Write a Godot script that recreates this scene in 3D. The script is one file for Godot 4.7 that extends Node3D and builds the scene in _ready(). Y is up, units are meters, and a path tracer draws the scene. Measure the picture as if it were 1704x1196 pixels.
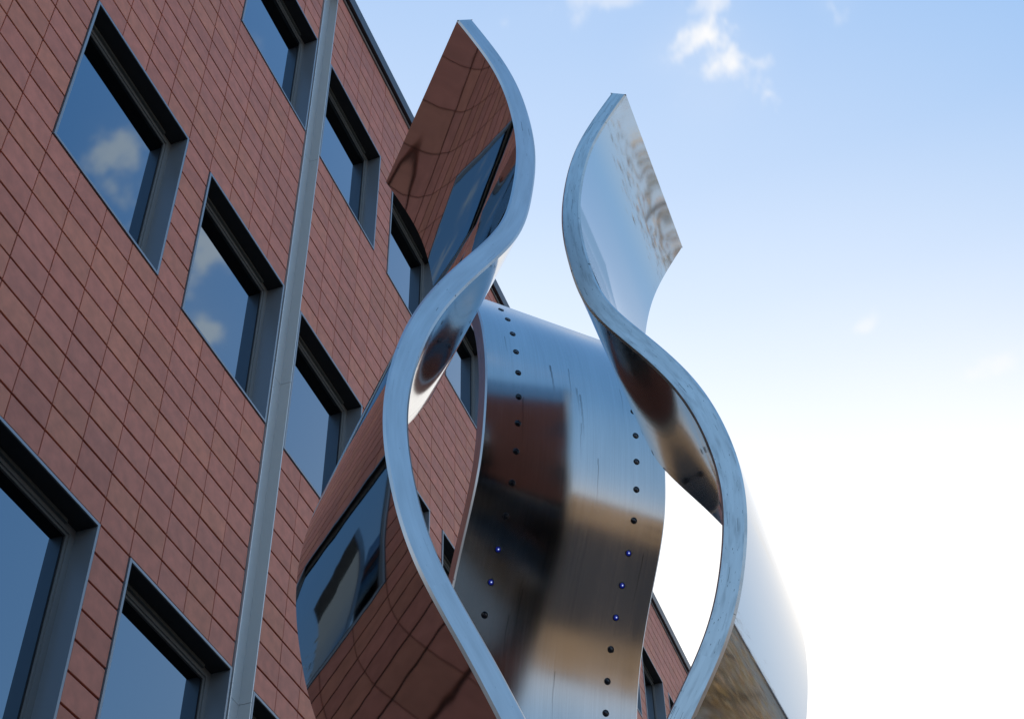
extends Node3D
# A polished steel ribbon sculpture before a terracotta tiled building, seen from the street below.

const ROW := 0.2                     # height of one course of tiles, metres
const TILE_W := 1.6552641 * ROW      # width of one tile
const BASE_Y := 8.0241               # height of course 0 above the ground
const EYE := Vector3(-4.5669, 1.65, 4.5264)
const S := 7.4                       # metres per unit of the sculpture's own measures

var mats := {}
var used := {}


func _ready() -> void:
	camera_and_light()
	ground()
	brick_building()
	far_side()
	street_trees()
	sculpture()


# ------------------------------------------------------------------ camera, sky, sun
func camera_and_light() -> void:
	var cam := Camera3D.new()
	cam.name = "camera"
	cam.basis = Basis(Vector3(0.3424863, -0.0189062, 0.9393326), Vector3(-0.6566206, 0.7102702, 0.2537036), Vector3(-0.6719765, -0.7036752, 0.2308436)).orthonormalized()
	cam.position = EYE
	cam.fov = 28.02
	cam.near = 0.05
	cam.far = 2000.0
	add_child(cam)
	cam.current = true

	var e := Environment.new()
	e.background_mode = Environment.BG_SKY
	e.tonemap_mode = Environment.TONE_MAPPER_LINEAR
	e.tonemap_exposure = 1.0
	e.sdfgi_enabled = true
	e.ssao_enabled = true
	e.ssil_enabled = true
	var sky := Sky.new()
	var pm := PanoramaSkyMaterial.new()
	pm.panorama = sky_picture()
	sky.sky_material = pm
	e.sky = sky
	var we := WorldEnvironment.new()
	we.name = "world"
	we.environment = e
	add_child(we)

	var sun := DirectionalLight3D.new()
	sun.name = "sun"
	sun.light_energy = 1.6
	sun.light_color = Color(1.0, 0.9, 0.76)
	sun.light_angular_distance = 0.5
	sun.shadow_enabled = true
	add_child(sun)
	sun.look_at_from_position(sun_dir() * 100.0, Vector3.ZERO)


func sun_dir() -> Vector3:
	return dir_of(-30.0, 24.0)


func dir_of(az: float, el: float) -> Vector3:
	var a := deg_to_rad(az)
	var b := deg_to_rad(el)
	return Vector3(cos(b) * cos(a), sin(b), cos(b) * sin(a))


func along(stops: Array, vals: Array, x: float):
	if x <= stops[0]:
		return vals[0]
	for i in stops.size() - 1:
		if x <= stops[i + 1]:
			return lerp(vals[i], vals[i + 1], (x - stops[i]) / (stops[i + 1] - stops[i]))
	return vals[-1]


func sky_base(d: Vector3, sun: Vector3) -> Color:
	var el := rad_to_deg(asin(clampf(d.y, -1.0, 1.0)))
	if el < 0.0:
		return Color(0.25, 0.25, 0.26)
	var cosg := d.dot(sun)
	var off := rad_to_deg(acos(clampf(cosg, -1.0, 1.0)))
	var c: Color = along([0.0, 15.0, 30.0, 50.0, 90.0], [Color(0.66, 0.80, 0.98), Color(0.42, 0.67, 0.98), Color(0.30, 0.58, 0.96), Color(0.19, 0.455, 0.87), Color(0.16, 0.39, 0.82)], el)
	# haze: whiter towards the sun and towards the horizon
	var h: float = along([0.0, 30.0, 37.0, 40.0, 43.0, 46.0, 51.0, 58.0, 70.0, 90.0], [1.1, 1.05, 0.92, 0.77, 0.62, 0.5, 0.37, 0.29, 0.2, 0.12], el)
	var t := maxf(0.0, (off - 30.0) / 20.0)
	var low := exp(-el / 8.5)
	var w := clampf(h * exp(-t * t) + 0.75 * low, 0.0, 1.0)
	c = c.lerp(Color(1.12, 1.10, 1.08).lerp(Color(1.34, 1.24, 1.12), low), w)
	var glow := exp(-(1.0 - cosg) * 14.0) * 0.4 + exp(-(1.0 - cosg) * 90.0) * 1.2
	return c + Color(1.0, 0.96, 0.88) * glow


func sky_picture() -> ImageTexture:
	var sun := sun_dir()
	var w := 512
	var h := 256
	var im := Image.create(w, h, false, Image.FORMAT_RGBF)
	for i in h:
		var el := 90.0 - (i + 0.5) / h * 180.0
		for j in w:
			im.set_pixel(j, i, sky_base(dir_of(((j + 0.5) / w - 0.25) * 360.0, el), sun))
	w = 3072
	h = 1536
	im.resize(w, h, Image.INTERPOLATE_CUBIC)
	var n := FastNoiseLite.new()
	n.seed = 11
	n.noise_type = FastNoiseLite.TYPE_SIMPLEX_SMOOTH
	n.frequency = 1.0
	n.fractal_type = FastNoiseLite.FRACTAL_FBM
	n.fractal_octaves = 6
	n.fractal_gain = 0.55
	n.domain_warp_enabled = true
	n.domain_warp_amplitude = 0.08
	n.domain_warp_frequency = 4.0
	# clouds: azimuth, elevation, half width, half height (degrees), thickness, turn
	var puffs := [
		[-4.4, 54.9, 1.9, 1.5, 0.85, 0.6], [-6.6, 56.3, 1.7, 0.9, 0.75, 0.3], [-9.5, 58.7, 4.5, 0.9, 0.35, 0.1], [-2.0, 58.0, 3.5, 0.8, 0.4, 0.2], [4.6, 56.6, 0.8, 0.8, 0.7, -0.3],
		[5.6, 41.2, 1.3, 0.7, 0.4, 0.4], [0.3, 44.0, 0.7, 0.4, 0.4, 0.2], [12.0, 36.0, 5.0, 1.6, 0.5, 0.1],
		[42.0, 50.4, 2.2, 1.8, 0.8, 0.9], [37.8, 47.2, 1.5, 3.8, 1.0, 0.35], [36.4, 44.8, 1.5, 1.3, 1.0, 0.3], [52.0, 60.0, 7.0, 3.0, 0.4, 0.4],
		[70.0, 40.0, 12.0, 4.0, 0.6, 0.2], [110.0, 52.0, 9.0, 4.0, 0.45, -0.2], [150.0, 33.0, 14.0, 4.0, 0.5, 0.1], [205.0, 45.0, 9.0, 4.0, 0.4, 0.3], [260.0, 36.0, 12.0, 4.0, 0.5, -0.2],
	]
	for p in puffs:
		var el0: float = p[1]
		var reach: float = maxf(p[2], p[3]) * 1.9
		var c0 := dir_of(p[0], el0)
		var ex := Vector3(-c0.z, 0.0, c0.x).normalized()
		var ey := c0.cross(ex).normalized()
		if ey.y < 0.0:
			ey = -ey
		var ra := reach / maxf(cos(deg_to_rad(minf(el0 + reach, 85.0))), 0.08)
		var j0 := int(((p[0] - ra) / 360.0 + 0.25) * w)
		var j1 := int(((p[0] + ra) / 360.0 + 0.25) * w)
		for i in range(maxi(0, int((90.0 - el0 - reach) / 180.0 * h)), mini(h / 2, int((90.0 - el0 + reach) / 180.0 * h))):
			var el := 90.0 - (i + 0.5) / h * 180.0
			for j in range(j0, j1):
				var d := dir_of(((j + 0.5) / w - 0.25) * 360.0, el)
				var x := rad_to_deg(d.dot(ex))
				var y := rad_to_deg(d.dot(ey))
				var ct := cos(p[5])
				var sn := sin(p[5])
				var xx: float = (x * ct + y * sn) / p[2]
				var yy: float = (-x * sn + y * ct) / p[3]
				var r2 := xx * xx + yy * yy
				if r2 > 3.4:
					continue
				var body := exp(-r2 * 1.1)
				var f := n.get_noise_3d(d.x * 21.0, d.y * 21.0, d.z * 21.0) * 0.5 + 0.5
				var dens := clampf((body * 1.1 + (f - 0.5) * 2.5 - 0.58) * 1.3, 0.0, 1.0)
				dens = dens * dens * (3.0 - 2.0 * dens) * p[4]
				dens += body * (0.05 + 0.12 * f) * p[4]
				if dens < 0.003:
					continue
				var jj := posmod(j, w)
				var c := im.get_pixel(jj, i)
				im.set_pixel(jj, i, c.lerp(Color(1.02, 1.01, 1.0), clampf(dens, 0.0, 0.9)))
	return ImageTexture.create_from_image(im)


# ------------------------------------------------------------------ helpers
func numbered(called: String) -> String:
	var k: int = used.get(called, 0)
	used[called] = k + 1
	return called if k == 0 else "%s_%03d" % [called, k]


func tag(o: Node3D, label := "", category := "", group := "", kind := "") -> Node3D:
	if label:
		o.set_meta("label", label)
	if category:
		o.set_meta("category", category)
	if group:
		o.set_meta("group", group)
	if kind:
		o.set_meta("kind", kind)
	return o


func thing(called: String, label: String, category: String, at := Vector3.ZERO, group := "") -> Node3D:
	var o := Node3D.new()
	o.name = numbered(called)
	add_child(o)
	o.position = at
	tag(o, label, category, group)
	return o


func part(called: String, mesh: Mesh, m: Material, parent: Node, at := Vector3.ZERO) -> MeshInstance3D:
	var o := MeshInstance3D.new()
	o.name = called
	o.mesh = mesh
	o.material_override = null
	if m:
		o.set_surface_override_material(0, m)
	o.position = at
	parent.add_child(o, true)
	return o


class Shape:
	var v := PackedVector3Array()
	var n := PackedVector3Array()
	var t := PackedVector2Array()

	func tri(a: Vector3, b: Vector3, c: Vector3, na: Vector3, nb: Vector3, nc: Vector3, ta := Vector2.ZERO, tb := Vector2.ZERO, tc := Vector2.ZERO) -> void:
		var g := (b - a).cross(c - a)
		if g.dot(na + nb + nc) > 0.0:
			v.append_array([a, c, b])
			n.append_array([na, nc, nb])
			t.append_array([ta, tc, tb])
		else:
			v.append_array([a, b, c])
			n.append_array([na, nb, nc])
			t.append_array([ta, tb, tc])

	func quad(a: Vector3, b: Vector3, c: Vector3, d: Vector3, towards: Vector3) -> void:
		var nn := (b - a).cross(c - a).normalized()
		if nn.length() < 0.5:
			nn = (c - a).cross(d - a).normalized()
		if nn.dot(towards) < 0.0:
			nn = -nn
		var w := a.distance_to(b)
		var h := b.distance_to(c)
		tri(a, b, c, nn, nn, nn, Vector2(0, 0), Vector2(w, 0), Vector2(w, h))
		tri(a, c, d, nn, nn, nn, Vector2(0, 0), Vector2(w, h), Vector2(0, h))

	func smooth_quad(a: Vector3, b: Vector3, c: Vector3, d: Vector3, nab: Vector3, ncd: Vector3, ta: Vector2, tb: Vector2, tc: Vector2, td: Vector2) -> void:
		tri(a, b, c, nab, nab, ncd, ta, tb, tc)
		tri(a, c, d, nab, ncd, ncd, ta, tc, td)

	func box(lo: Vector3, hi: Vector3) -> void:
		var m := (lo + hi) / 2.0
		for ax in 3:
			for s in [-1.0, 1.0]:
				var p := []
				var u := (ax + 1) % 3
				var w := (ax + 2) % 3
				for k in [[0, 0], [1, 0], [1, 1], [0, 1]]:
					var q := Vector3()
					q[ax] = hi[ax] if s > 0 else lo[ax]
					q[u] = hi[u] if k[0] else lo[u]
					q[w] = hi[w] if k[1] else lo[w]
					p.append(q)
				var dn := Vector3()
				dn[ax] = s
				quad(p[0], p[1], p[2], p[3], dn)

	# a panel lying in the x-y plane, its front at z = hi.z with chamfered arrises
	func panel(lo: Vector3, hi: Vector3, c: float) -> void:
		var a := [Vector3(lo.x, lo.y, 0), Vector3(hi.x, lo.y, 0), Vector3(hi.x, hi.y, 0), Vector3(lo.x, hi.y, 0)]
		var i := [Vector3(c, c, 0), Vector3(-c, c, 0), Vector3(-c, -c, 0), Vector3(c, -c, 0)]
		var zf := Vector3(0, 0, hi.z)
		var zc := Vector3(0, 0, hi.z - c)
		var zb := Vector3(0, 0, lo.z)
		quad(a[0] + i[0] + zf, a[1] + i[1] + zf, a[2] + i[2] + zf, a[3] + i[3] + zf, Vector3(0, 0, 1))
		var out := [Vector3(0, -1, 0), Vector3(1, 0, 0), Vector3(0, 1, 0), Vector3(-1, 0, 0)]
		for k in 4:
			var l := (k + 1) % 4
			var o: Vector3 = out[k]
			quad(a[k] + i[k] + zf, a[l] + i[l] + zf, a[l] + zc, a[k] + zc, o + Vector3(0, 0, 1))
			quad(a[k] + zc, a[l] + zc, a[l] + zb, a[k] + zb, o)

	func mesh() -> ArrayMesh:
		var arr := []
		arr.resize(Mesh.ARRAY_MAX)
		arr[Mesh.ARRAY_VERTEX] = v
		arr[Mesh.ARRAY_NORMAL] = n
		arr[Mesh.ARRAY_TEX_UV] = t
		var m := ArrayMesh.new()
		m.add_surface_from_arrays(Mesh.PRIMITIVE_TRIANGLES, arr)
		return m


func lin(r: float, g: float, b: float) -> Color:
	return Color(r, g, b).linear_to_srgb()


func plain(called: String, c: Color, rough := 0.8, metal := 0.0) -> StandardMaterial3D:
	var m := StandardMaterial3D.new()
	m.resource_name = called
	m.albedo_color = c
	m.roughness = rough
	m.metallic = metal
	return m


func noise_tex(seed_: int, freq: float, lo: Color, hi: Color, size := 512, octaves := 5) -> NoiseTexture2D:
	var n := FastNoiseLite.new()
	n.seed = seed_
	n.frequency = freq
	n.noise_type = FastNoiseLite.TYPE_SIMPLEX_SMOOTH
	n.fractal_octaves = octaves
	var t := NoiseTexture2D.new()
	t.width = size
	t.height = size
	t.seamless = true
	t.noise = n
	var g := Gradient.new()
	g.set_color(0, lo)
	g.set_color(1, hi)
	t.color_ramp = g
	return t


# ------------------------------------------------------------------ the ground
func ground() -> void:
	var asphalt := plain("asphalt", lin(0.045, 0.045, 0.048), 0.9)
	asphalt.albedo_texture = noise_tex(3, 0.02, Color(0.78, 0.78, 0.78), Color(1, 1, 1))
	asphalt.uv1_triplanar = true
	asphalt.uv1_world_triplanar = true
	asphalt.uv1_scale = Vector3(0.3, 0.3, 0.3)
	var s := Shape.new()
	s.quad(Vector3(-600, 0, -600), Vector3(900, 0, -600), Vector3(900, 0, 600), Vector3(-600, 0, 600), Vector3.UP)
	tag(part("ground", s.mesh(), asphalt, self), "", "", "", "structure")
	var paving := plain("paving", lin(0.06, 0.057, 0.055), 0.85)
	paving.albedo_texture = noise_tex(4, 0.03, Color(0.7, 0.7, 0.7), Color(1, 1, 1))
	paving.uv1_triplanar = true
	paving.uv1_world_triplanar = true
	paving.uv1_scale = Vector3(0.4, 0.4, 0.4)
	var q := Shape.new()
	q.box(Vector3(-30, -0.2, 0.02), Vector3(60, 0.12, 9.0))
	tag(part("pavement", q.mesh(), paving, self), "", "", "", "structure")


# ------------------------------------------------------------------ the tiled building
func col_x(c: float) -> float:
	return (c - (0.0988631 if c > 8.5 else 0.0)) * TILE_W


func row_y(r: float) -> float:
	return BASE_Y + r * ROW


const FIRST_COL := -9
const LAST_COL := 69
const FIRST_ROW := -29
const TOP_ROW := 40
const WINDOW_ROWS := [-13, 6, 25]
const WINDOW_COLS := [-1, 4, 9, 14, 19, 24, 29, 34, 39, 44, 49, 54, 59, 64]


func in_window(c: int, r: int) -> bool:
	for wr in WINDOW_ROWS:
		if r >= wr and r < wr + 8:
			for wc in WINDOW_COLS:
				if c >= wc and c < wc + 4:
					return true
	return false


func brick_building() -> void:
	var b := thing("tiled_building", "office building clad in red terracotta tiles with deep square windows", "building")
	var dark := plain("cavity", lin(0.022, 0.009, 0.008), 0.95)
	# the wall behind the tiles, with openings for the windows
	var x0 := col_x(FIRST_COL)
	var x1 := col_x(LAST_COL)
	var w := Shape.new()
	var at := float(FIRST_ROW)
	for wr in WINDOW_ROWS:
		var yb := row_y(at)
		w.box(Vector3(x0, yb, -0.32), Vector3(8.0 * TILE_W, row_y(wr), -0.03))
		w.box(Vector3(col_x(9.0), yb, -0.32), Vector3(x1, row_y(wr), -0.03))
		var cx := x0
		for wc in WINDOW_COLS:
			w.box(Vector3(cx, row_y(wr), -0.32), Vector3(col_x(wc), row_y(wr + 8), -0.03))
			cx = col_x(wc + 4) if wc + 4 != 8 else col_x(9.0) - 0.001
		w.box(Vector3(cx, row_y(wr), -0.32), Vector3(x1, row_y(wr + 8), -0.03))
		at = wr + 8
	w.box(Vector3(x0, row_y(at), -0.32), Vector3(8.0 * TILE_W, row_y(40.06), -0.03))
	w.box(Vector3(col_x(9.0), row_y(at), -0.32), Vector3(x1, row_y(40.06), -0.03))
	w.box(Vector3(x0, row_y(40.06), -0.32), Vector3(x1, row_y(41.2), -0.032))
	part("backing_wall", w.mesh(), dark, b)
	var core := Shape.new()
	core.box(Vector3(x0 + 0.05, 0.0, -14.0), Vector3(x1 - 0.05, row_y(40.9), -0.322))
	part("rear_block", core.mesh(), plain("render", lin(0.3, 0.22, 0.19), 0.9), b)

	tiles(b)
	ground_floor(b)
	windows(b)
	channel(b)

	# parapet: a pale trim above the tiles and a dark metal coping over it
	var trim := plain("trim", lin(0.30, 0.29, 0.28), 0.5, 0.3)
	var t := Shape.new()
	t.box(Vector3(x0, row_y(40.06), -0.03), Vector3(x1, row_y(40.28), 0.012))
	part("parapet_trim", t.mesh(), trim, b)
	var cop := plain("coping", lin(0.045, 0.05, 0.062), 0.45, 0.2)
	var xs := x0
	var k := 0
	while xs < x1 - 0.1:
		var xe := minf(xs + 3.2, x1)
		var c := Shape.new()
		c.box(Vector3(xs, row_y(40.32), -0.55), Vector3(xe - 0.004, row_y(41.33), 0.05))
		c.box(Vector3(xs, row_y(40.30), 0.035), Vector3(xe - 0.004, row_y(40.42), 0.055))
		part("coping", c.mesh(), cop, b)
		xs = xe
		k += 1


func ground_floor(b: Node3D) -> void:
	# dark shopfront glazing below the tiles, out of the picture but mirrored in the steel
	var metal := plain("shopfront_metal", lin(0.03, 0.03, 0.032), 0.5)
	var glass := plain("shopfront_glass", lin(0.012, 0.013, 0.014), 0.06)
	var h := row_y(FIRST_ROW)
	var x := col_x(FIRST_COL)
	var sill := Shape.new()
	sill.box(Vector3(x, h - 0.32, -0.32), Vector3(col_x(LAST_COL), h - 0.004, -0.01))
	part("fascia", sill.mesh(), metal, b)
	var g := Shape.new()
	g.box(Vector3(0.05, 0.35, -0.2), Vector3(1.95, h - 0.33, -0.18))
	var m := Shape.new()
	m.box(Vector3(-0.05, 0.0, -0.24), Vector3(0.05, h - 0.32, -0.08))
	m.box(Vector3(0.05, 0.0, -0.24), Vector3(1.95, 0.35, -0.1))
	var gm := g.mesh()
	var mm := m.mesh()
	while x < col_x(LAST_COL) - 2.0:
		part("mullion", mm, metal, b, Vector3(x, 0, 0))
		part("shopfront_pane", gm, glass, b, Vector3(x, 0, 0))
		x += 2.0


func tiles(b: Node3D) -> void:
	var rng := RandomNumberGenerator.new()
	rng.seed = 5
	var grain := noise_tex(21, 0.012, Color(0.88, 0.88, 0.87), Color(1, 1, 1), 1024, 7)
	var tones := []
	for k in 6:
		var f := 0.92 + 0.03 * k
		var m := plain("terracotta", lin(0.74 * f, (0.240 + 0.005 * (k % 3)) * f, (0.142 + 0.006 * ((k + 1) % 3)) * f), 0.62)
		m.albedo_texture = grain
		m.uv1_triplanar = true
		m.uv1_world_triplanar = true
		m.uv1_scale = Vector3(0.55, 0.55, 0.55)
		tones.append(m)
	var loose: StandardMaterial3D = plain("terracotta", Color.WHITE, 0.62)
	loose.albedo_texture = grain
	loose.uv1_triplanar = true
	loose.uv1_world_triplanar = true
	loose.uv1_scale = Vector3(0.55, 0.55, 0.55)
	loose.vertex_color_use_as_albedo = true
	var s := Shape.new()
	var v := 0.0034
	s.panel(Vector3(v, 0.0072, -0.03), Vector3(TILE_W - v, ROW - 0.0072, 0.0), 0.0025)
	var mesh := s.mesh()
	# the nearest tiles in view are single parts
	var fwd := Vector3(0.6719765, 0.7036752, -0.2308436)
	var right := Vector3(0.3424863, -0.0189062, 0.9393326)
	var up := Vector3(-0.6566206, 0.7102702, 0.2537036)
	var spots := []
	for c in range(FIRST_COL, LAST_COL):
		if c == 8:
			continue
		for r in range(FIRST_ROW, TOP_ROW):
			if in_window(c, r):
				continue
			var p := Vector3(col_x(c) if c != 9 else col_x(9.0), row_y(r), 0.0)
			var d := p + Vector3(TILE_W / 2, ROW / 2, 0) - EYE
			var z := d.dot(fwd)
			var seen := z > 0.1 and absf(d.dot(right) / z) < 0.372 and absf(d.dot(up) / z) < 0.262
			var size := (-d.z / d.length()) / d.length_squared()
			spots.append([size if seen else -1.0, p])
	spots.sort_custom(func(a, q): return a[0] > q[0])
	for k in mini(300, spots.size()):
		var p: Vector3 = spots[k][1]
		part("tile", mesh, tones[rng.randi() % 6], b, p + Vector3(0, 0, rng.randf_range(-0.0012, 0.0012)))
	var rest := spots.slice(300)
	var mm := MultiMesh.new()
	mm.transform_format = MultiMesh.TRANSFORM_3D
	mm.use_colors = true
	mm.mesh = mesh
	mm.instance_count = rest.size()
	for k in rest.size():
		mm.set_instance_transform(k, Transform3D(Basis(), rest[k][1] + Vector3(0, 0, rng.randf_range(-0.0012, 0.0012))))
		var f := 0.92 + 0.03 * (rng.randi() % 6)
		var q := rng.randi() % 3
		mm.set_instance_color(k, Color(0.74 * f, (0.240 + 0.005 * q) * f, (0.142 + 0.006 * ((q + 1) % 3)) * f))
	var o := MultiMeshInstance3D.new()
	o.name = "tile_cladding"
	o.multimesh = mm
	o.material_override = loose
	o.set_meta("kind", "stuff")
	b.add_child(o, true)


func windows(b: Node3D) -> void:
	var ww := 4.0 * TILE_W
	var hh := 8.0 * ROW
	var g := 0.006
	var lining := plain("anodised_lining", lin(0.27, 0.30, 0.33), 0.4, 0.4)
	var frame_m := plain("window_frame_paint", lin(0.20, 0.21, 0.21), 0.45, 0.1)
	var rail_m := plain("vent_metal", lin(0.13, 0.14, 0.13), 0.5, 0.2)
	# solar control glass: a thin metal coating that mirrors the sky dimly
	var glass := plain("window_glass", lin(0.165, 0.225, 0.285), 0.02, 1.0)
	var gasket := plain("gasket", lin(0.01, 0.01, 0.01), 0.6)
	# one window, its origin at the lower left corner of its opening
	var L := Shape.new()
	var t := 0.021
	L.box(Vector3(g, g, -0.26), Vector3(g + t, hh - g, 0.007))
	L.box(Vector3(ww - g - t, g, -0.26), Vector3(ww - g, hh - g, 0.007))
	L.box(Vector3(g + t, hh - g - t, -0.26), Vector3(ww - g - t, hh - g, 0.0068))
	L.box(Vector3(g + t, g, -0.26), Vector3(ww - g - t, g + t, 0.0068))
	var i := g + t
	# black soffit board under the head
	var H := Shape.new()
	H.box(Vector3(i, hh - i - 0.006, -0.145), Vector3(ww - i, hh - i, 0.002))
	var F := Shape.new()
	var f := 0.05
	F.box(Vector3(i, i, -0.24), Vector3(i + f, hh - i - 0.006, -0.140))
	F.box(Vector3(ww - i - f, i, -0.24), Vector3(ww - i, hh - i - 0.006, -0.140))
	F.box(Vector3(i + f, hh - i - f - 0.01, -0.24), Vector3(ww - i - f, hh - i - 0.006, -0.1405))
	F.box(Vector3(i + f, i, -0.24), Vector3(ww - i - f, i + f, -0.1405))
	# an inner bead, a step back from the frame
	var f2 := f + 0.018
	F.box(Vector3(i + f, i + f, -0.24), Vector3(i + f2, hh - i - f - 0.01, -0.151))
	F.box(Vector3(ww - i - f2, i + f, -0.24), Vector3(ww - i - f, hh - i - f - 0.01, -0.151))
	F.box(Vector3(i + f2, hh - i - f2 - 0.01, -0.24), Vector3(ww - i - f2, hh - i - f - 0.01, -0.1515))
	F.box(Vector3(i + f2, i + f, -0.24), Vector3(ww - i - f2, i + f2, -0.1515))
	var V := Shape.new()
	V.box(Vector3(i + 0.12, hh - i - 0.032, -0.140), Vector3(ww - i - 0.12, hh - i - 0.008, -0.118))
	var K := Shape.new()
	var f3 := f2 + 0.01
	K.box(Vector3(i + f2, i + f2, -0.24), Vector3(i + f3, hh - i - f2 - 0.01, -0.157))
	K.box(Vector3(ww - i - f3, i + f2, -0.24), Vector3(ww - i - f2, hh - i - f2 - 0.01, -0.157))
	K.box(Vector3(i + f3, hh - i - f3 - 0.01, -0.24), Vector3(ww - i - f3, hh - i - f2 - 0.01, -0.1575))
	K.box(Vector3(i + f3, i + f2, -0.24), Vector3(ww - i - f3, i + f3, -0.1575))
	var P := Shape.new()
	P.box(Vector3(i + 0.01, i + 0.01, -0.25), Vector3(ww - i - 0.01, hh - i - 0.01, -0.161))
	var soffit := plain("soffit_black", lin(0.024, 0.024, 0.024), 0.6)
	var mh := H.mesh()
	var ml := L.mesh()
	var mf := F.mesh()
	var mv := V.mesh()
	var mk := K.mesh()
	var mp := P.mesh()
	for wr in WINDOW_ROWS:
		for wc in WINDOW_COLS:
			var o := part("window", ml, lining, b, Vector3(col_x(wc), row_y(wr), 0.0))
			part("frame", mf, frame_m, o)
			part("gasket", mk, gasket, o)
			part("soffit", mh, soffit, o)
			part("vent_rail", mv, rail_m, o)
			part("pane", mp, glass, o)


func channel(b: Node3D) -> void:
	# an upright recess lined with folded metal sheet, a tile wide
	var m := plain("channel_sheet", lin(0.60, 0.60, 0.58), 0.42, 0.4)
	m.roughness_texture = noise_tex(8, 0.03, Color(0.75, 0.75, 0.75), Color(1, 1, 1))
	m.uv1_triplanar = true
	m.uv1_world_triplanar = true
	m.uv1_scale = Vector3(1.5, 0.2, 1.5)
	var xa := 8.0 * TILE_W + 0.014
	var xb := col_x(9.0) - 0.004
	var cuts := [-29.0, -20.0, -5.55, 9.55, 24.6, 40.05]
	for k in 5:
		var y0 := row_y(cuts[k]) + 0.002
		var y1 := row_y(cuts[k + 1]) - 0.002
		var s := Shape.new()
		s.box(Vector3(xa, y0, -0.1), Vector3(xb - 0.012, y1, -0.085))
		s.box(Vector3(xa, y0, -0.085), Vector3(xa + 0.010, y1, 0.009))
		s.box(Vector3(xb - 0.012, y0, -0.1), Vector3(xb, y1, 0.009))
		part("metal_channel", s.mesh(), m, b)


# ------------------------------------------------------------------ what stands across the street (seen in the steel)
func far_side() -> void:
	var stone := [lin(0.56, 0.43, 0.30), lin(0.60, 0.49, 0.36), lin(0.82, 0.74, 0.64)]
	var glass := plain("far_glass", lin(0.03, 0.035, 0.04), 0.05)
	var roof := plain("far_roof", lin(0.12, 0.10, 0.10), 0.8)
	var spec := [
		["sandstone terrace across the street with three rows of windows", Vector3(-34, 0, 33), Vector3(30, 8.5, 12), 0],
		["low ochre stone block across the street beside the terrace", Vector3(-3, 0, 34), Vector3(22, 6.5, 12), 1],
		["tall pale stone block far down the street on the sunny side", Vector3(44, 0, 21), Vector3(56, 21.0, 16), 2],
	]
	for q in spec:
		var at: Vector3 = q[1]
		var size: Vector3 = q[2]
		var o := thing("stone_building", q[0], "building", at, "")
		var m := plain("sandstone", stone[q[3]], 0.9)
		m.albedo_texture = noise_tex(40 + q[3], 0.02, Color(0.8, 0.78, 0.75), Color(1, 1, 1))
		m.uv1_triplanar = true
		m.uv1_scale = Vector3(0.2, 0.2, 0.2)
		var s := Shape.new()
		s.box(Vector3.ZERO, size)
		part("wall", s.mesh(), m, o)
		var r := Shape.new()
		r.box(Vector3(-0.3, size.y, -0.3), Vector3(size.x + 0.3, size.y + 0.35, size.z + 0.3))
		part("roof", r.mesh(), roof, o)
		var wn := Shape.new()
		wn.box(Vector3(0, 0, -0.03), Vector3(1.1, 1.5, 0.05))
		var wm := wn.mesh()
		for fl in int(size.y / 3.0):
			for c in int((size.x - 1.5) / 2.8):
				part("window", wm, glass, o, Vector3(1.2 + c * 2.8, 1.0 + fl * 2.8, 0))


func street_trees() -> void:
	var rng := RandomNumberGenerator.new()
	rng.seed = 99
	var bark := plain("bark", lin(0.22, 0.18, 0.14), 0.9)
	var leaf := plain("autumn_leaf", lin(0.56, 0.50, 0.39), 0.8)
	leaf.backlight_enabled = true
	leaf.backlight = lin(0.5, 0.4, 0.2)
	leaf.vertex_color_use_as_albedo = true
	var card := Shape.new()
	card.quad(Vector3(-0.09, 0, 0), Vector3(0, 0.05, 0.02), Vector3(0.09, 0, 0), Vector3(0, -0.05, 0.02), Vector3(0, 0, 1))
	var cm := card.mesh()
	var looks := ["autumn tree across the street nearest the camera", "second autumn tree of the row across the street", "third autumn tree of the row across the street", "farthest autumn tree of the row across the street"]
	var spots := [Vector3(9, 0, 17), Vector3(13.5, 0, 15.5), Vector3(18.5, 0, 16.5), Vector3(24, 0, 15.5)]
	for at in 4:
		var o := thing("street_tree", looks[at], "tree", spots[at], "autumn trees across the street")
		var tall := rng.randf_range(11.0, 14.0)
		var st := Shape.new()
		var tips := []
		limb(st, Vector3.ZERO, Vector3(0.1, tall * 0.45, 0.05), 0.22, 0.15)
		for k in 9:
			var y0 := tall * rng.randf_range(0.28, 0.45)
			var a := TAU * k / 9 + rng.randf()
			var e := Vector3(cos(a) * tall * rng.randf_range(0.15, 0.3), tall * rng.randf_range(0.6, 0.95), sin(a) * tall * rng.randf_range(0.15, 0.3))
			limb(st, Vector3(0.08, y0, 0.04), e, 0.09, 0.03)
			tips.append([Vector3(0.08, y0, 0.04), e])
		part("trunk", st.mesh(), bark, o)
		var mm := MultiMesh.new()
		mm.transform_format = MultiMesh.TRANSFORM_3D
		mm.use_colors = true
		mm.mesh = cm
		mm.instance_count = 7000
		for k in 7000:
			var l: Array = tips[rng.randi() % tips.size()]
			var p: Vector3 = (l[0] as Vector3).lerp(l[1], rng.randf_range(0.35, 1.05)) + Vector3(rng.randfn(), rng.randfn(), rng.randfn()) * 0.75
			var b := Basis.from_euler(Vector3(rng.randf() * TAU, rng.randf() * TAU, rng.randf() * TAU)).scaled(Vector3.ONE * rng.randf_range(0.6, 1.3))
			mm.set_instance_transform(k, Transform3D(b, p))
			var f := rng.randf_range(0.6, 1.3)
			mm.set_instance_color(k, Color(f, f * rng.randf_range(0.85, 1.05), f * 0.9))
		var cr := MultiMeshInstance3D.new()
		cr.name = "crown"
		cr.multimesh = mm
		cr.material_override = leaf
		cr.set_meta("kind", "stuff")
		o.add_child(cr, true)


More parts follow.
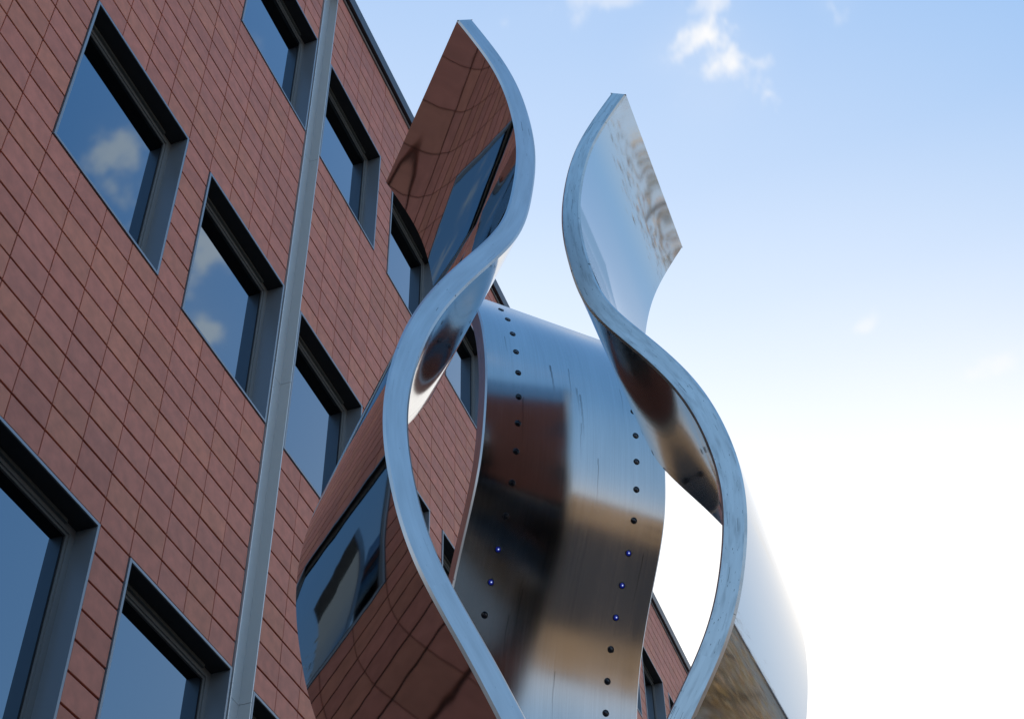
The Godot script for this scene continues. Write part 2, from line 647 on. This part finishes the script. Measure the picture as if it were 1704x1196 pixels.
func limb(s: Shape, a: Vector3, b: Vector3, ra: float, rb: float) -> void:
	var ax := (b - a).normalized()
	var u := ax.cross(Vector3(0.3, 0.1, 1.0)).normalized()
	var w := ax.cross(u)
	for k in 7:
		var d0 := u * cos(TAU * k / 7) + w * sin(TAU * k / 7)
		var d1 := u * cos(TAU * (k + 1) / 7) + w * sin(TAU * (k + 1) / 7)
		s.quad(a + d0 * ra, a + d1 * ra, b + d1 * rb, b + d0 * rb, d0 + d1)


# ------------------------------------------------------------------ the sculpture
const KNOT_Y := [-0.20, -0.05, 0.09, 0.17, 0.225, 0.2684, 0.31, 0.3516, 0.3932, 0.4347, 0.4763, 0.5179, 0.5595, 0.601, 0.6426, 0.6842, 0.7258, 0.7673, 0.8089, 0.8505]
const KNOT_R := [-0.072, -0.072, -0.0715, -0.068, -0.0605, -0.0455, -0.0255, -0.0029, 0.0202, 0.0334, 0.0387, 0.0346, 0.0218, -0.0004, -0.0236, -0.0338, -0.0373, -0.0333, -0.0207, 0.0044]
const THICK := 0.0131

var mid := []      # points of the ribbon's section: distance out, height
var nrm := []      # and its normals, outwards
var arc := []


func section() -> void:
	var n := KNOT_Y.size()
	# natural cubic spline
	var a := []
	var c := []
	var d := []
	var m := []
	for i in n:
		m.append(0.0)
		c.append(0.0)
		d.append(0.0)
	for i in range(1, n - 1):
		var h0: float = KNOT_Y[i] - KNOT_Y[i - 1]
		var h1: float = KNOT_Y[i + 1] - KNOT_Y[i]
		var rhs: float = 6.0 * ((KNOT_R[i + 1] - KNOT_R[i]) / h1 - (KNOT_R[i] - KNOT_R[i - 1]) / h0)
		var den: float = 2.0 * (h0 + h1) - h0 * c[i - 1]
		c[i] = h1 / den
		d[i] = (rhs - h0 * d[i - 1]) / den
	for i in range(n - 2, 0, -1):
		m[i] = d[i] - c[i] * m[i + 1]
	var steps := 300
	for k in steps + 1:
		var y := lerpf(KNOT_Y[0], KNOT_Y[n - 1], float(k) / steps)
		var i := 0
		while i < n - 2 and y > KNOT_Y[i + 1]:
			i += 1
		var h: float = KNOT_Y[i + 1] - KNOT_Y[i]
		var t: float = y - KNOT_Y[i]
		var b: float = (KNOT_R[i + 1] - KNOT_R[i]) / h - h * (2.0 * m[i] + m[i + 1]) / 6.0
		var r: float = KNOT_R[i] + t * b + t * t * m[i] / 2.0 + t * t * t * (m[i + 1] - m[i]) / (6.0 * h)
		var dr: float = b + t * m[i] + t * t * (m[i + 1] - m[i]) / (2.0 * h)
		mid.append(Vector2(r, y))
		nrm.append(Vector2(1.0, -dr).normalized())
		arc.append(0.0 if k == 0 else arc[k - 1] + mid[k].distance_to(mid[k - 1]))


func on_section(s: float) -> Array:
	for k in range(1, arc.size()):
		if arc[k] >= s:
			var t: float = (s - arc[k - 1]) / (arc[k] - arc[k - 1])
			return [(mid[k - 1] as Vector2).lerp(mid[k], t), (nrm[k - 1] as Vector2).lerp(nrm[k], t).normalized()]
	return [mid[-1], nrm[-1]]


func steel(called: String, rough: float, seed_: int) -> StandardMaterial3D:
	var m := plain(called, lin(0.57, 0.575, 0.585), rough, 1.0)
	return m


func edge_picture(seed_: int, specks: int, grime: float) -> ImageTexture:
	# brushed plate with specks, short scratches and grime
	var rng := RandomNumberGenerator.new()
	rng.seed = seed_
	var w := 128
	var h := 2048
	var im := Image.create(w, h, false, Image.FORMAT_RGB8)
	var n := FastNoiseLite.new()
	n.seed = seed_
	n.frequency = 1.0
	n.fractal_octaves = 4
	for y in h:
		for x in w:
			var f := n.get_noise_2d(x * 0.05, y * 0.004) * 0.02 + n.get_noise_2d(x * 0.012 + 50.0, y * 0.006) * 0.05
			var g := 0.94 + f - grime * maxf(0.0, n.get_noise_2d(x * 0.02 + 9.0, y * 0.01 + 77.0)) - grime * 0.8 * smoothstep(0.36, 0.5, absf(float(x) / w - 0.5)) * maxf(0.0, n.get_noise_2d(x * 0.004, y * 0.02 + 200.0) + 0.25)
			g = clampf(g, 0.0, 1.0)
			im.set_pixel(x, y, Color(g, g, g * (1.0 - grime * 0.08)))
	for k in specks:
		var x := rng.randi_range(2, w - 8)
		var y := rng.randi_range(2, h - 60)
		var long := rng.randi_range(1, 4) if k % 5 else rng.randi_range(6, 34)
		var wide := rng.randi_range(1, 3)
		var dark := rng.randf_range(0.45, 0.92)
		for j in long:
			for i in wide:
				var xx := clampi(x + i + int(sin(j * 0.2 + k) * 1.5), 0, w - 1)
				im.set_pixel(xx, y + j, im.get_pixel(xx, y + j) * dark)
	return ImageTexture.create_from_image(im)


func face_pictures() -> Array:
	# the drilled face: fine upright brushing, runs of dirt, faint tide lines below the lights; [colour, roughness]
	var rng := RandomNumberGenerator.new()
	rng.seed = 31
	var w := 384
	var h := 1536
	var im := Image.create(w, h, false, Image.FORMAT_RGB8)
	var ro := Image.create(w, h, false, Image.FORMAT_RGB8)
	var n := FastNoiseLite.new()
	n.seed = 6
	n.frequency = 1.0
	n.fractal_octaves = 4
	var cols := []
	for x in w:
		cols.append([rng.randf_range(-1.0, 1.0), rng.randf_range(-1.0, 1.0)])
	for y in h:
		for x in w:
			var f := n.get_noise_2d(x * 0.008, y * 0.003)
			var fine := n.get_noise_2d(x * 0.5, y * 0.006)
			var g := clampf(0.95 + f * 0.05 + fine * 0.03 + cols[x][0] * 0.012, 0.0, 1.0)
			im.set_pixel(x, y, Color(g, g, g))
			var r := clampf(0.78 + f * 0.16 + fine * 0.14 + cols[x][1] * 0.05, 0.0, 1.0)
			ro.set_pixel(x, y, Color(r, r, r))
	for k in 34:
		var x := rng.randi_range(10, w - 12)
		var y := rng.randi_range(40, h - 120)
		var long := rng.randi_range(14, 70)
		var deep := rng.randf_range(0.12, 0.4)
		for j in long:
			var fade := 1.0 - float(j) / long
			for i in 2:
				var xx := x + i + int(sin(j * 0.07 + k) * 1.2)
				im.set_pixel(xx, y - j if y - j > 0 else 0, im.get_pixel(xx, maxi(y - j, 0)) * (1.0 - deep * fade))
	# two runs of dirt near the neck
	for q in [[0.36, 0.905, 44, 0.5], [0.52, 0.885, 60, 0.3], [0.50, 0.89, 36, 0.25]]:
		for j in q[2]:
			for i in 4:
				var xx: int = int(q[0] * w) + i + int(j * 0.1)
				var yy: int = int(q[1] * h) - j
				im.set_pixel(xx, yy, im.get_pixel(xx, yy) * (1.0 - q[3] * (0.4 + 0.6 * rng.randf()) * (1.0 - float(j) / q[2])))
	return [ImageTexture.create_from_image(im), ImageTexture.create_from_image(ro)]


func sculpture() -> void:
	section()
	var root := thing("ribbon_sculpture", "tall sculpture of three curling polished steel ribbons beside the tiled building", "sculpture", Vector3(EYE.x + 0.66 * S, 0.0, EYE.z - 0.20 * S))
	var origin := root.position
	var mirror := steel("mirror_steel", 0.035, 1)
	mirror.albedo_color = lin(0.45, 0.45, 0.455)
	var brushed: StandardMaterial3D = mirror.duplicate()
	brushed.resource_name = "brushed_steel"
	brushed.roughness = 0.05
	brushed.albedo_color = lin(0.60, 0.605, 0.61)
	var ripple := NoiseTexture2D.new()
	var fn := FastNoiseLite.new()
	fn.seed = 9
	fn.frequency = 0.006
	fn.fractal_octaves = 2
	ripple.noise = fn
	ripple.width = 512
	ripple.height = 512
	ripple.seamless = true
	ripple.as_normal_map = true
	ripple.bump_strength = 2.0
	mirror.normal_enabled = true
	mirror.normal_texture = ripple
	mirror.normal_scale = 0.06
	var satin := steel("satin_steel", 0.2, 2)
	satin.anisotropy_enabled = true
	satin.anisotropy = -0.6
	satin.albedo_color = lin(0.55, 0.545, 0.54)
	var pics := face_pictures()
	satin.albedo_texture = pics[0]
	satin.roughness_texture = pics[1]
	var polished: StandardMaterial3D = satin.duplicate()
	polished.resource_name = "polished_steel"
	polished.roughness_texture = null
	polished.roughness = 0.07
	polished.anisotropy_enabled = false
	var edge := steel("edge_steel", 0.3, 3)
	edge.albedo_texture = edge_picture(77, 60, 0.03)
	var edge_worn := steel("edge_steel_worn", 0.36, 3)
	edge_worn.albedo_color = lin(0.72, 0.70, 0.68)
	edge_worn.albedo_texture = edge_picture(78, 330, 0.16)
	var fit := plain("fitting_black", lin(0.012, 0.012, 0.015), 0.3)
	var lens := plain("lens", lin(0.02, 0.022, 0.03), 0.08)
	var lit := plain("lens_lit", lin(0.02, 0.03, 0.3), 0.2)
	lit.emission_enabled = true
	lit.emission = lin(0.02, 0.06, 1.0)
	lit.emission_energy_multiplier = 0.12
	var spark := plain("led_spark", lin(0.5, 0.6, 1.0), 0.3)
	spark.emission_enabled = true
	spark.emission = lin(0.55, 0.68, 1.0)
	spark.emission_energy_multiplier = 1.0
	# azimuth of its run, offset of the section along the outward normal, near end and far end along the run
	var list := [
		["left", -42.5, -0.1927856, 0.498, 0.6455, -1.0, 0.0],
		["right", 0.0, -0.1214335, 0.58908, 0.73953, -1.0, 0.0],
		["rear", 43.24, 0.7198, 0.3358, 0.4848, 1.0, 0.01],
	]
	var lens_mesh := lens_shape()
	for q in list:
		var az := deg_to_rad(q[1])
		var run := Vector3(cos(az), 0, sin(az))
		var out := Vector3(sin(az), 0, -cos(az))
		if q[0] == "right":
			out = -out
		elif q[0] == "rear" and out.x < 0.0:
			out = -out
		var shift := EYE - origin
		var at := func(p: Vector2, w: float) -> Vector3:
			return shift + (out * (p.x + q[2]) + Vector3.UP * (p.y + q[6]) + run * w) * S
		var n3 := func(v: Vector2) -> Vector3:
			return (out * v.x + Vector3.UP * v.y).normalized()
		var w0: float = q[3]
		var w1: float = q[4]
		var c := 0.0012
		var outer := Shape.new()
		var inner := Shape.new()
		var cnt := mid.size()
		for k in cnt - 1:
			for side in [1.0, -1.0]:
				var h: float = THICK / 2.0 * side
				var a: Vector2 = mid[k] + nrm[k] * h
				var b: Vector2 = mid[k + 1] + nrm[k + 1] * h
				var sh: Shape = outer if side > 0 else inner
				var vs: float = 0.15 if side > 0 else arc[-1]
				sh.smooth_quad(at.call(a, w0), at.call(a, w1), at.call(b, w1), at.call(b, w0), n3.call(nrm[k]) * side, n3.call(nrm[k + 1]) * side,
					Vector2(0, arc[k] / vs), Vector2(1, arc[k] / vs), Vector2(1, arc[k + 1] / vs), Vector2(0, arc[k + 1] / vs))
		var ribbon := part("steel_ribbon", outer.mesh(), brushed if q[0] == "right" else mirror, root)
		ribbon.set_meta("label", {"left": "ribbon nearest the building, its outer face mirroring the tiles", "right": "ribbon on the street side against the bright sky", "rear": "ribbon behind, its inner face drilled with two rows of lights"}[q[0]])
		part("inner_face", inner.mesh(), satin if q[0] == "rear" else polished, ribbon)
		for end in [[w0, -1.0], [w1, 1.0]]:
			part("edge_strip", edge_strip(at, n3, run * end[1], end[0], c), edge_worn if q[0] == "right" else edge, ribbon)
		# the closed tip
		var tip := Shape.new()
		var ta: Vector2 = mid[-1] + nrm[-1] * THICK / 2.0
		var tb: Vector2 = mid[-1] - nrm[-1] * THICK / 2.0
		tip.quad(at.call(ta, w0 - c), at.call(ta, w1 + c), at.call(tb, w1 + c), at.call(tb, w0 - c), Vector3.UP)
		part("tip_cap", tip.mesh(), edge, ribbon)
		# lights let into the inner face
		var s0 := 0.0
		for k in cnt:
			if mid[k].y >= 0.7336:
				s0 = arc[k]
				break
		for row in [0.172, 0.836]:
			for k in range(-16, 5):
				if q[0] == "left" and k > -12 and not (k == -2 and row > 0.5) or q[0] == "right" and k > -12:
					continue
				var pn := on_section(s0 + k * 0.02355)
				var p: Vector2 = pn[0] - pn[1] * (THICK / 2.0)
				var pos: Vector3 = at.call(p, lerpf(w0, w1, row))
				var face: Vector3 = -n3.call(pn[1])
				var on: bool = q[0] == "rear" and ((row < 0.5 and k in [-6, -7]) or (row > 0.5 and k in [-5, -6, -7]))
				var f := part("light_fitting", lens_mesh[1] if on else lens_mesh[0], fit, ribbon, pos)
				var side := run
				f.basis = Basis(side, face, side.cross(face).normalized())
				f.set_meta("label", "small round light glowing blue" if on else "small round light, unlit")
				f.set_surface_override_material(1, lit if on else lens)
				if on:
					f.set_surface_override_material(2, spark)
	# plinth
	var pl := Shape.new()
	pl.box(Vector3(-0.16 * S, 0.0, -0.16 * S), Vector3(0.16 * S, 0.4, 0.16 * S))
	part("plinth", pl.mesh(), plain("granite", lin(0.2, 0.2, 0.2), 0.6), root)


func edge_strip(at: Callable, n3: Callable, away: Vector3, w: float, c: float) -> ArrayMesh:
	var s := Shape.new()
	var sg := signf(away.dot(at.call(Vector2.ZERO, 1.0) - at.call(Vector2.ZERO, 0.0)))
	var h := THICK / 2.0
	for k in mid.size() - 1:
		var m0: Vector2 = mid[k]
		var m1: Vector2 = mid[k + 1]
		var a: Vector2 = nrm[k]
		var b: Vector2 = nrm[k + 1]
		var u0: float = arc[k] / 0.6
		var u1: float = arc[k + 1] / 0.6
		var wo: float = w + c * sg
		# flat face
		s.smooth_quad(at.call(m0 - a * (h - c), wo), at.call(m0 + a * (h - c), wo), at.call(m1 + b * (h - c), wo), at.call(m1 - b * (h - c), wo), away, away, Vector2(0, u0), Vector2(1, u0), Vector2(1, u1), Vector2(0, u1))
		# two rounded arrises
		for sd in [1.0, -1.0]:
			var na: Vector3 = (away + n3.call(a) * sd).normalized()
			var nb: Vector3 = (away + n3.call(b) * sd).normalized()
			s.smooth_quad(at.call(m0 + a * (h - c) * sd, wo), at.call(m0 + a * h * sd, w), at.call(m1 + b * h * sd, w), at.call(m1 + b * (h - c) * sd, wo), na, nb, Vector2(0.5, u0), Vector2(0.52, u0), Vector2(0.52, u1), Vector2(0.5, u1))
	return s.mesh()


# a black collar with a domed lens, axis up: [unlit, lit]
func lens_shape() -> Array:
	var made := []
	var r := 0.0025 * S
	for kind in 2:
		var collar := Shape.new()
		var dome := Shape.new()
		var seg := 14
		for k in seg:
			var a0 := TAU * k / seg
			var a1 := TAU * (k + 1) / seg
			var d0 := Vector3(cos(a0), 0, sin(a0))
			var d1 := Vector3(cos(a1), 0, sin(a1))
			var prof := [Vector2(r, -0.002), Vector2(r, 0.003), Vector2(r * 0.86, 0.005), Vector2(r * 0.72, 0.001)]
			for j in 3:
				var p: Vector2 = prof[j]
				var q: Vector2 = prof[j + 1]
				var nn := Vector2(q.y - p.y, -(q.x - p.x)).normalized()
				collar.smooth_quad(d0 * p.x + Vector3.UP * p.y, d0 * q.x + Vector3.UP * q.y, d1 * q.x + Vector3.UP * q.y, d1 * p.x + Vector3.UP * p.y, d0 * nn.x + Vector3.UP * nn.y, d1 * nn.x + Vector3.UP * nn.y, Vector2.ZERO, Vector2.ZERO, Vector2.ZERO, Vector2.ZERO)
			var rings := [Vector2(r * 0.74, 0.001), Vector2(r * 0.45, 0.005), Vector2(0.0, 0.007)]
			for j in 2:
				var p: Vector2 = rings[j]
				var q: Vector2 = rings[j + 1]
				var up := Vector3.UP
				dome.smooth_quad(d0 * p.x + up * p.y, d0 * q.x + up * q.y, d1 * q.x + up * q.y, d1 * p.x + up * p.y, (d0 * p.x / r * 0.5 + up).normalized(), (d1 * p.x / r * 0.5 + up).normalized(), Vector2.ZERO, Vector2.ZERO, Vector2.ZERO, Vector2.ZERO)
		var m := collar.mesh()
		var arr := []
		arr.resize(Mesh.ARRAY_MAX)
		arr[Mesh.ARRAY_VERTEX] = dome.v
		arr[Mesh.ARRAY_NORMAL] = dome.n
		arr[Mesh.ARRAY_TEX_UV] = dome.t
		m.add_surface_from_arrays(Mesh.PRIMITIVE_TRIANGLES, arr)
		if kind == 1:
			var spark := Shape.new()
			for k in 8:
				var a0 := TAU * k / 8
				var a1 := TAU * (k + 1) / 8
				spark.tri(Vector3(0, 0.0095, 0), Vector3(cos(a0) * r * 0.22, 0.006, sin(a0) * r * 0.22), Vector3(cos(a1) * r * 0.22, 0.006, sin(a1) * r * 0.22), Vector3.UP, Vector3.UP, Vector3.UP)
			var ar2 := []
			ar2.resize(Mesh.ARRAY_MAX)
			ar2[Mesh.ARRAY_VERTEX] = spark.v
			ar2[Mesh.ARRAY_NORMAL] = spark.n
			ar2[Mesh.ARRAY_TEX_UV] = spark.t
			m.add_surface_from_arrays(Mesh.PRIMITIVE_TRIANGLES, ar2)
		made.append(m)
	return made
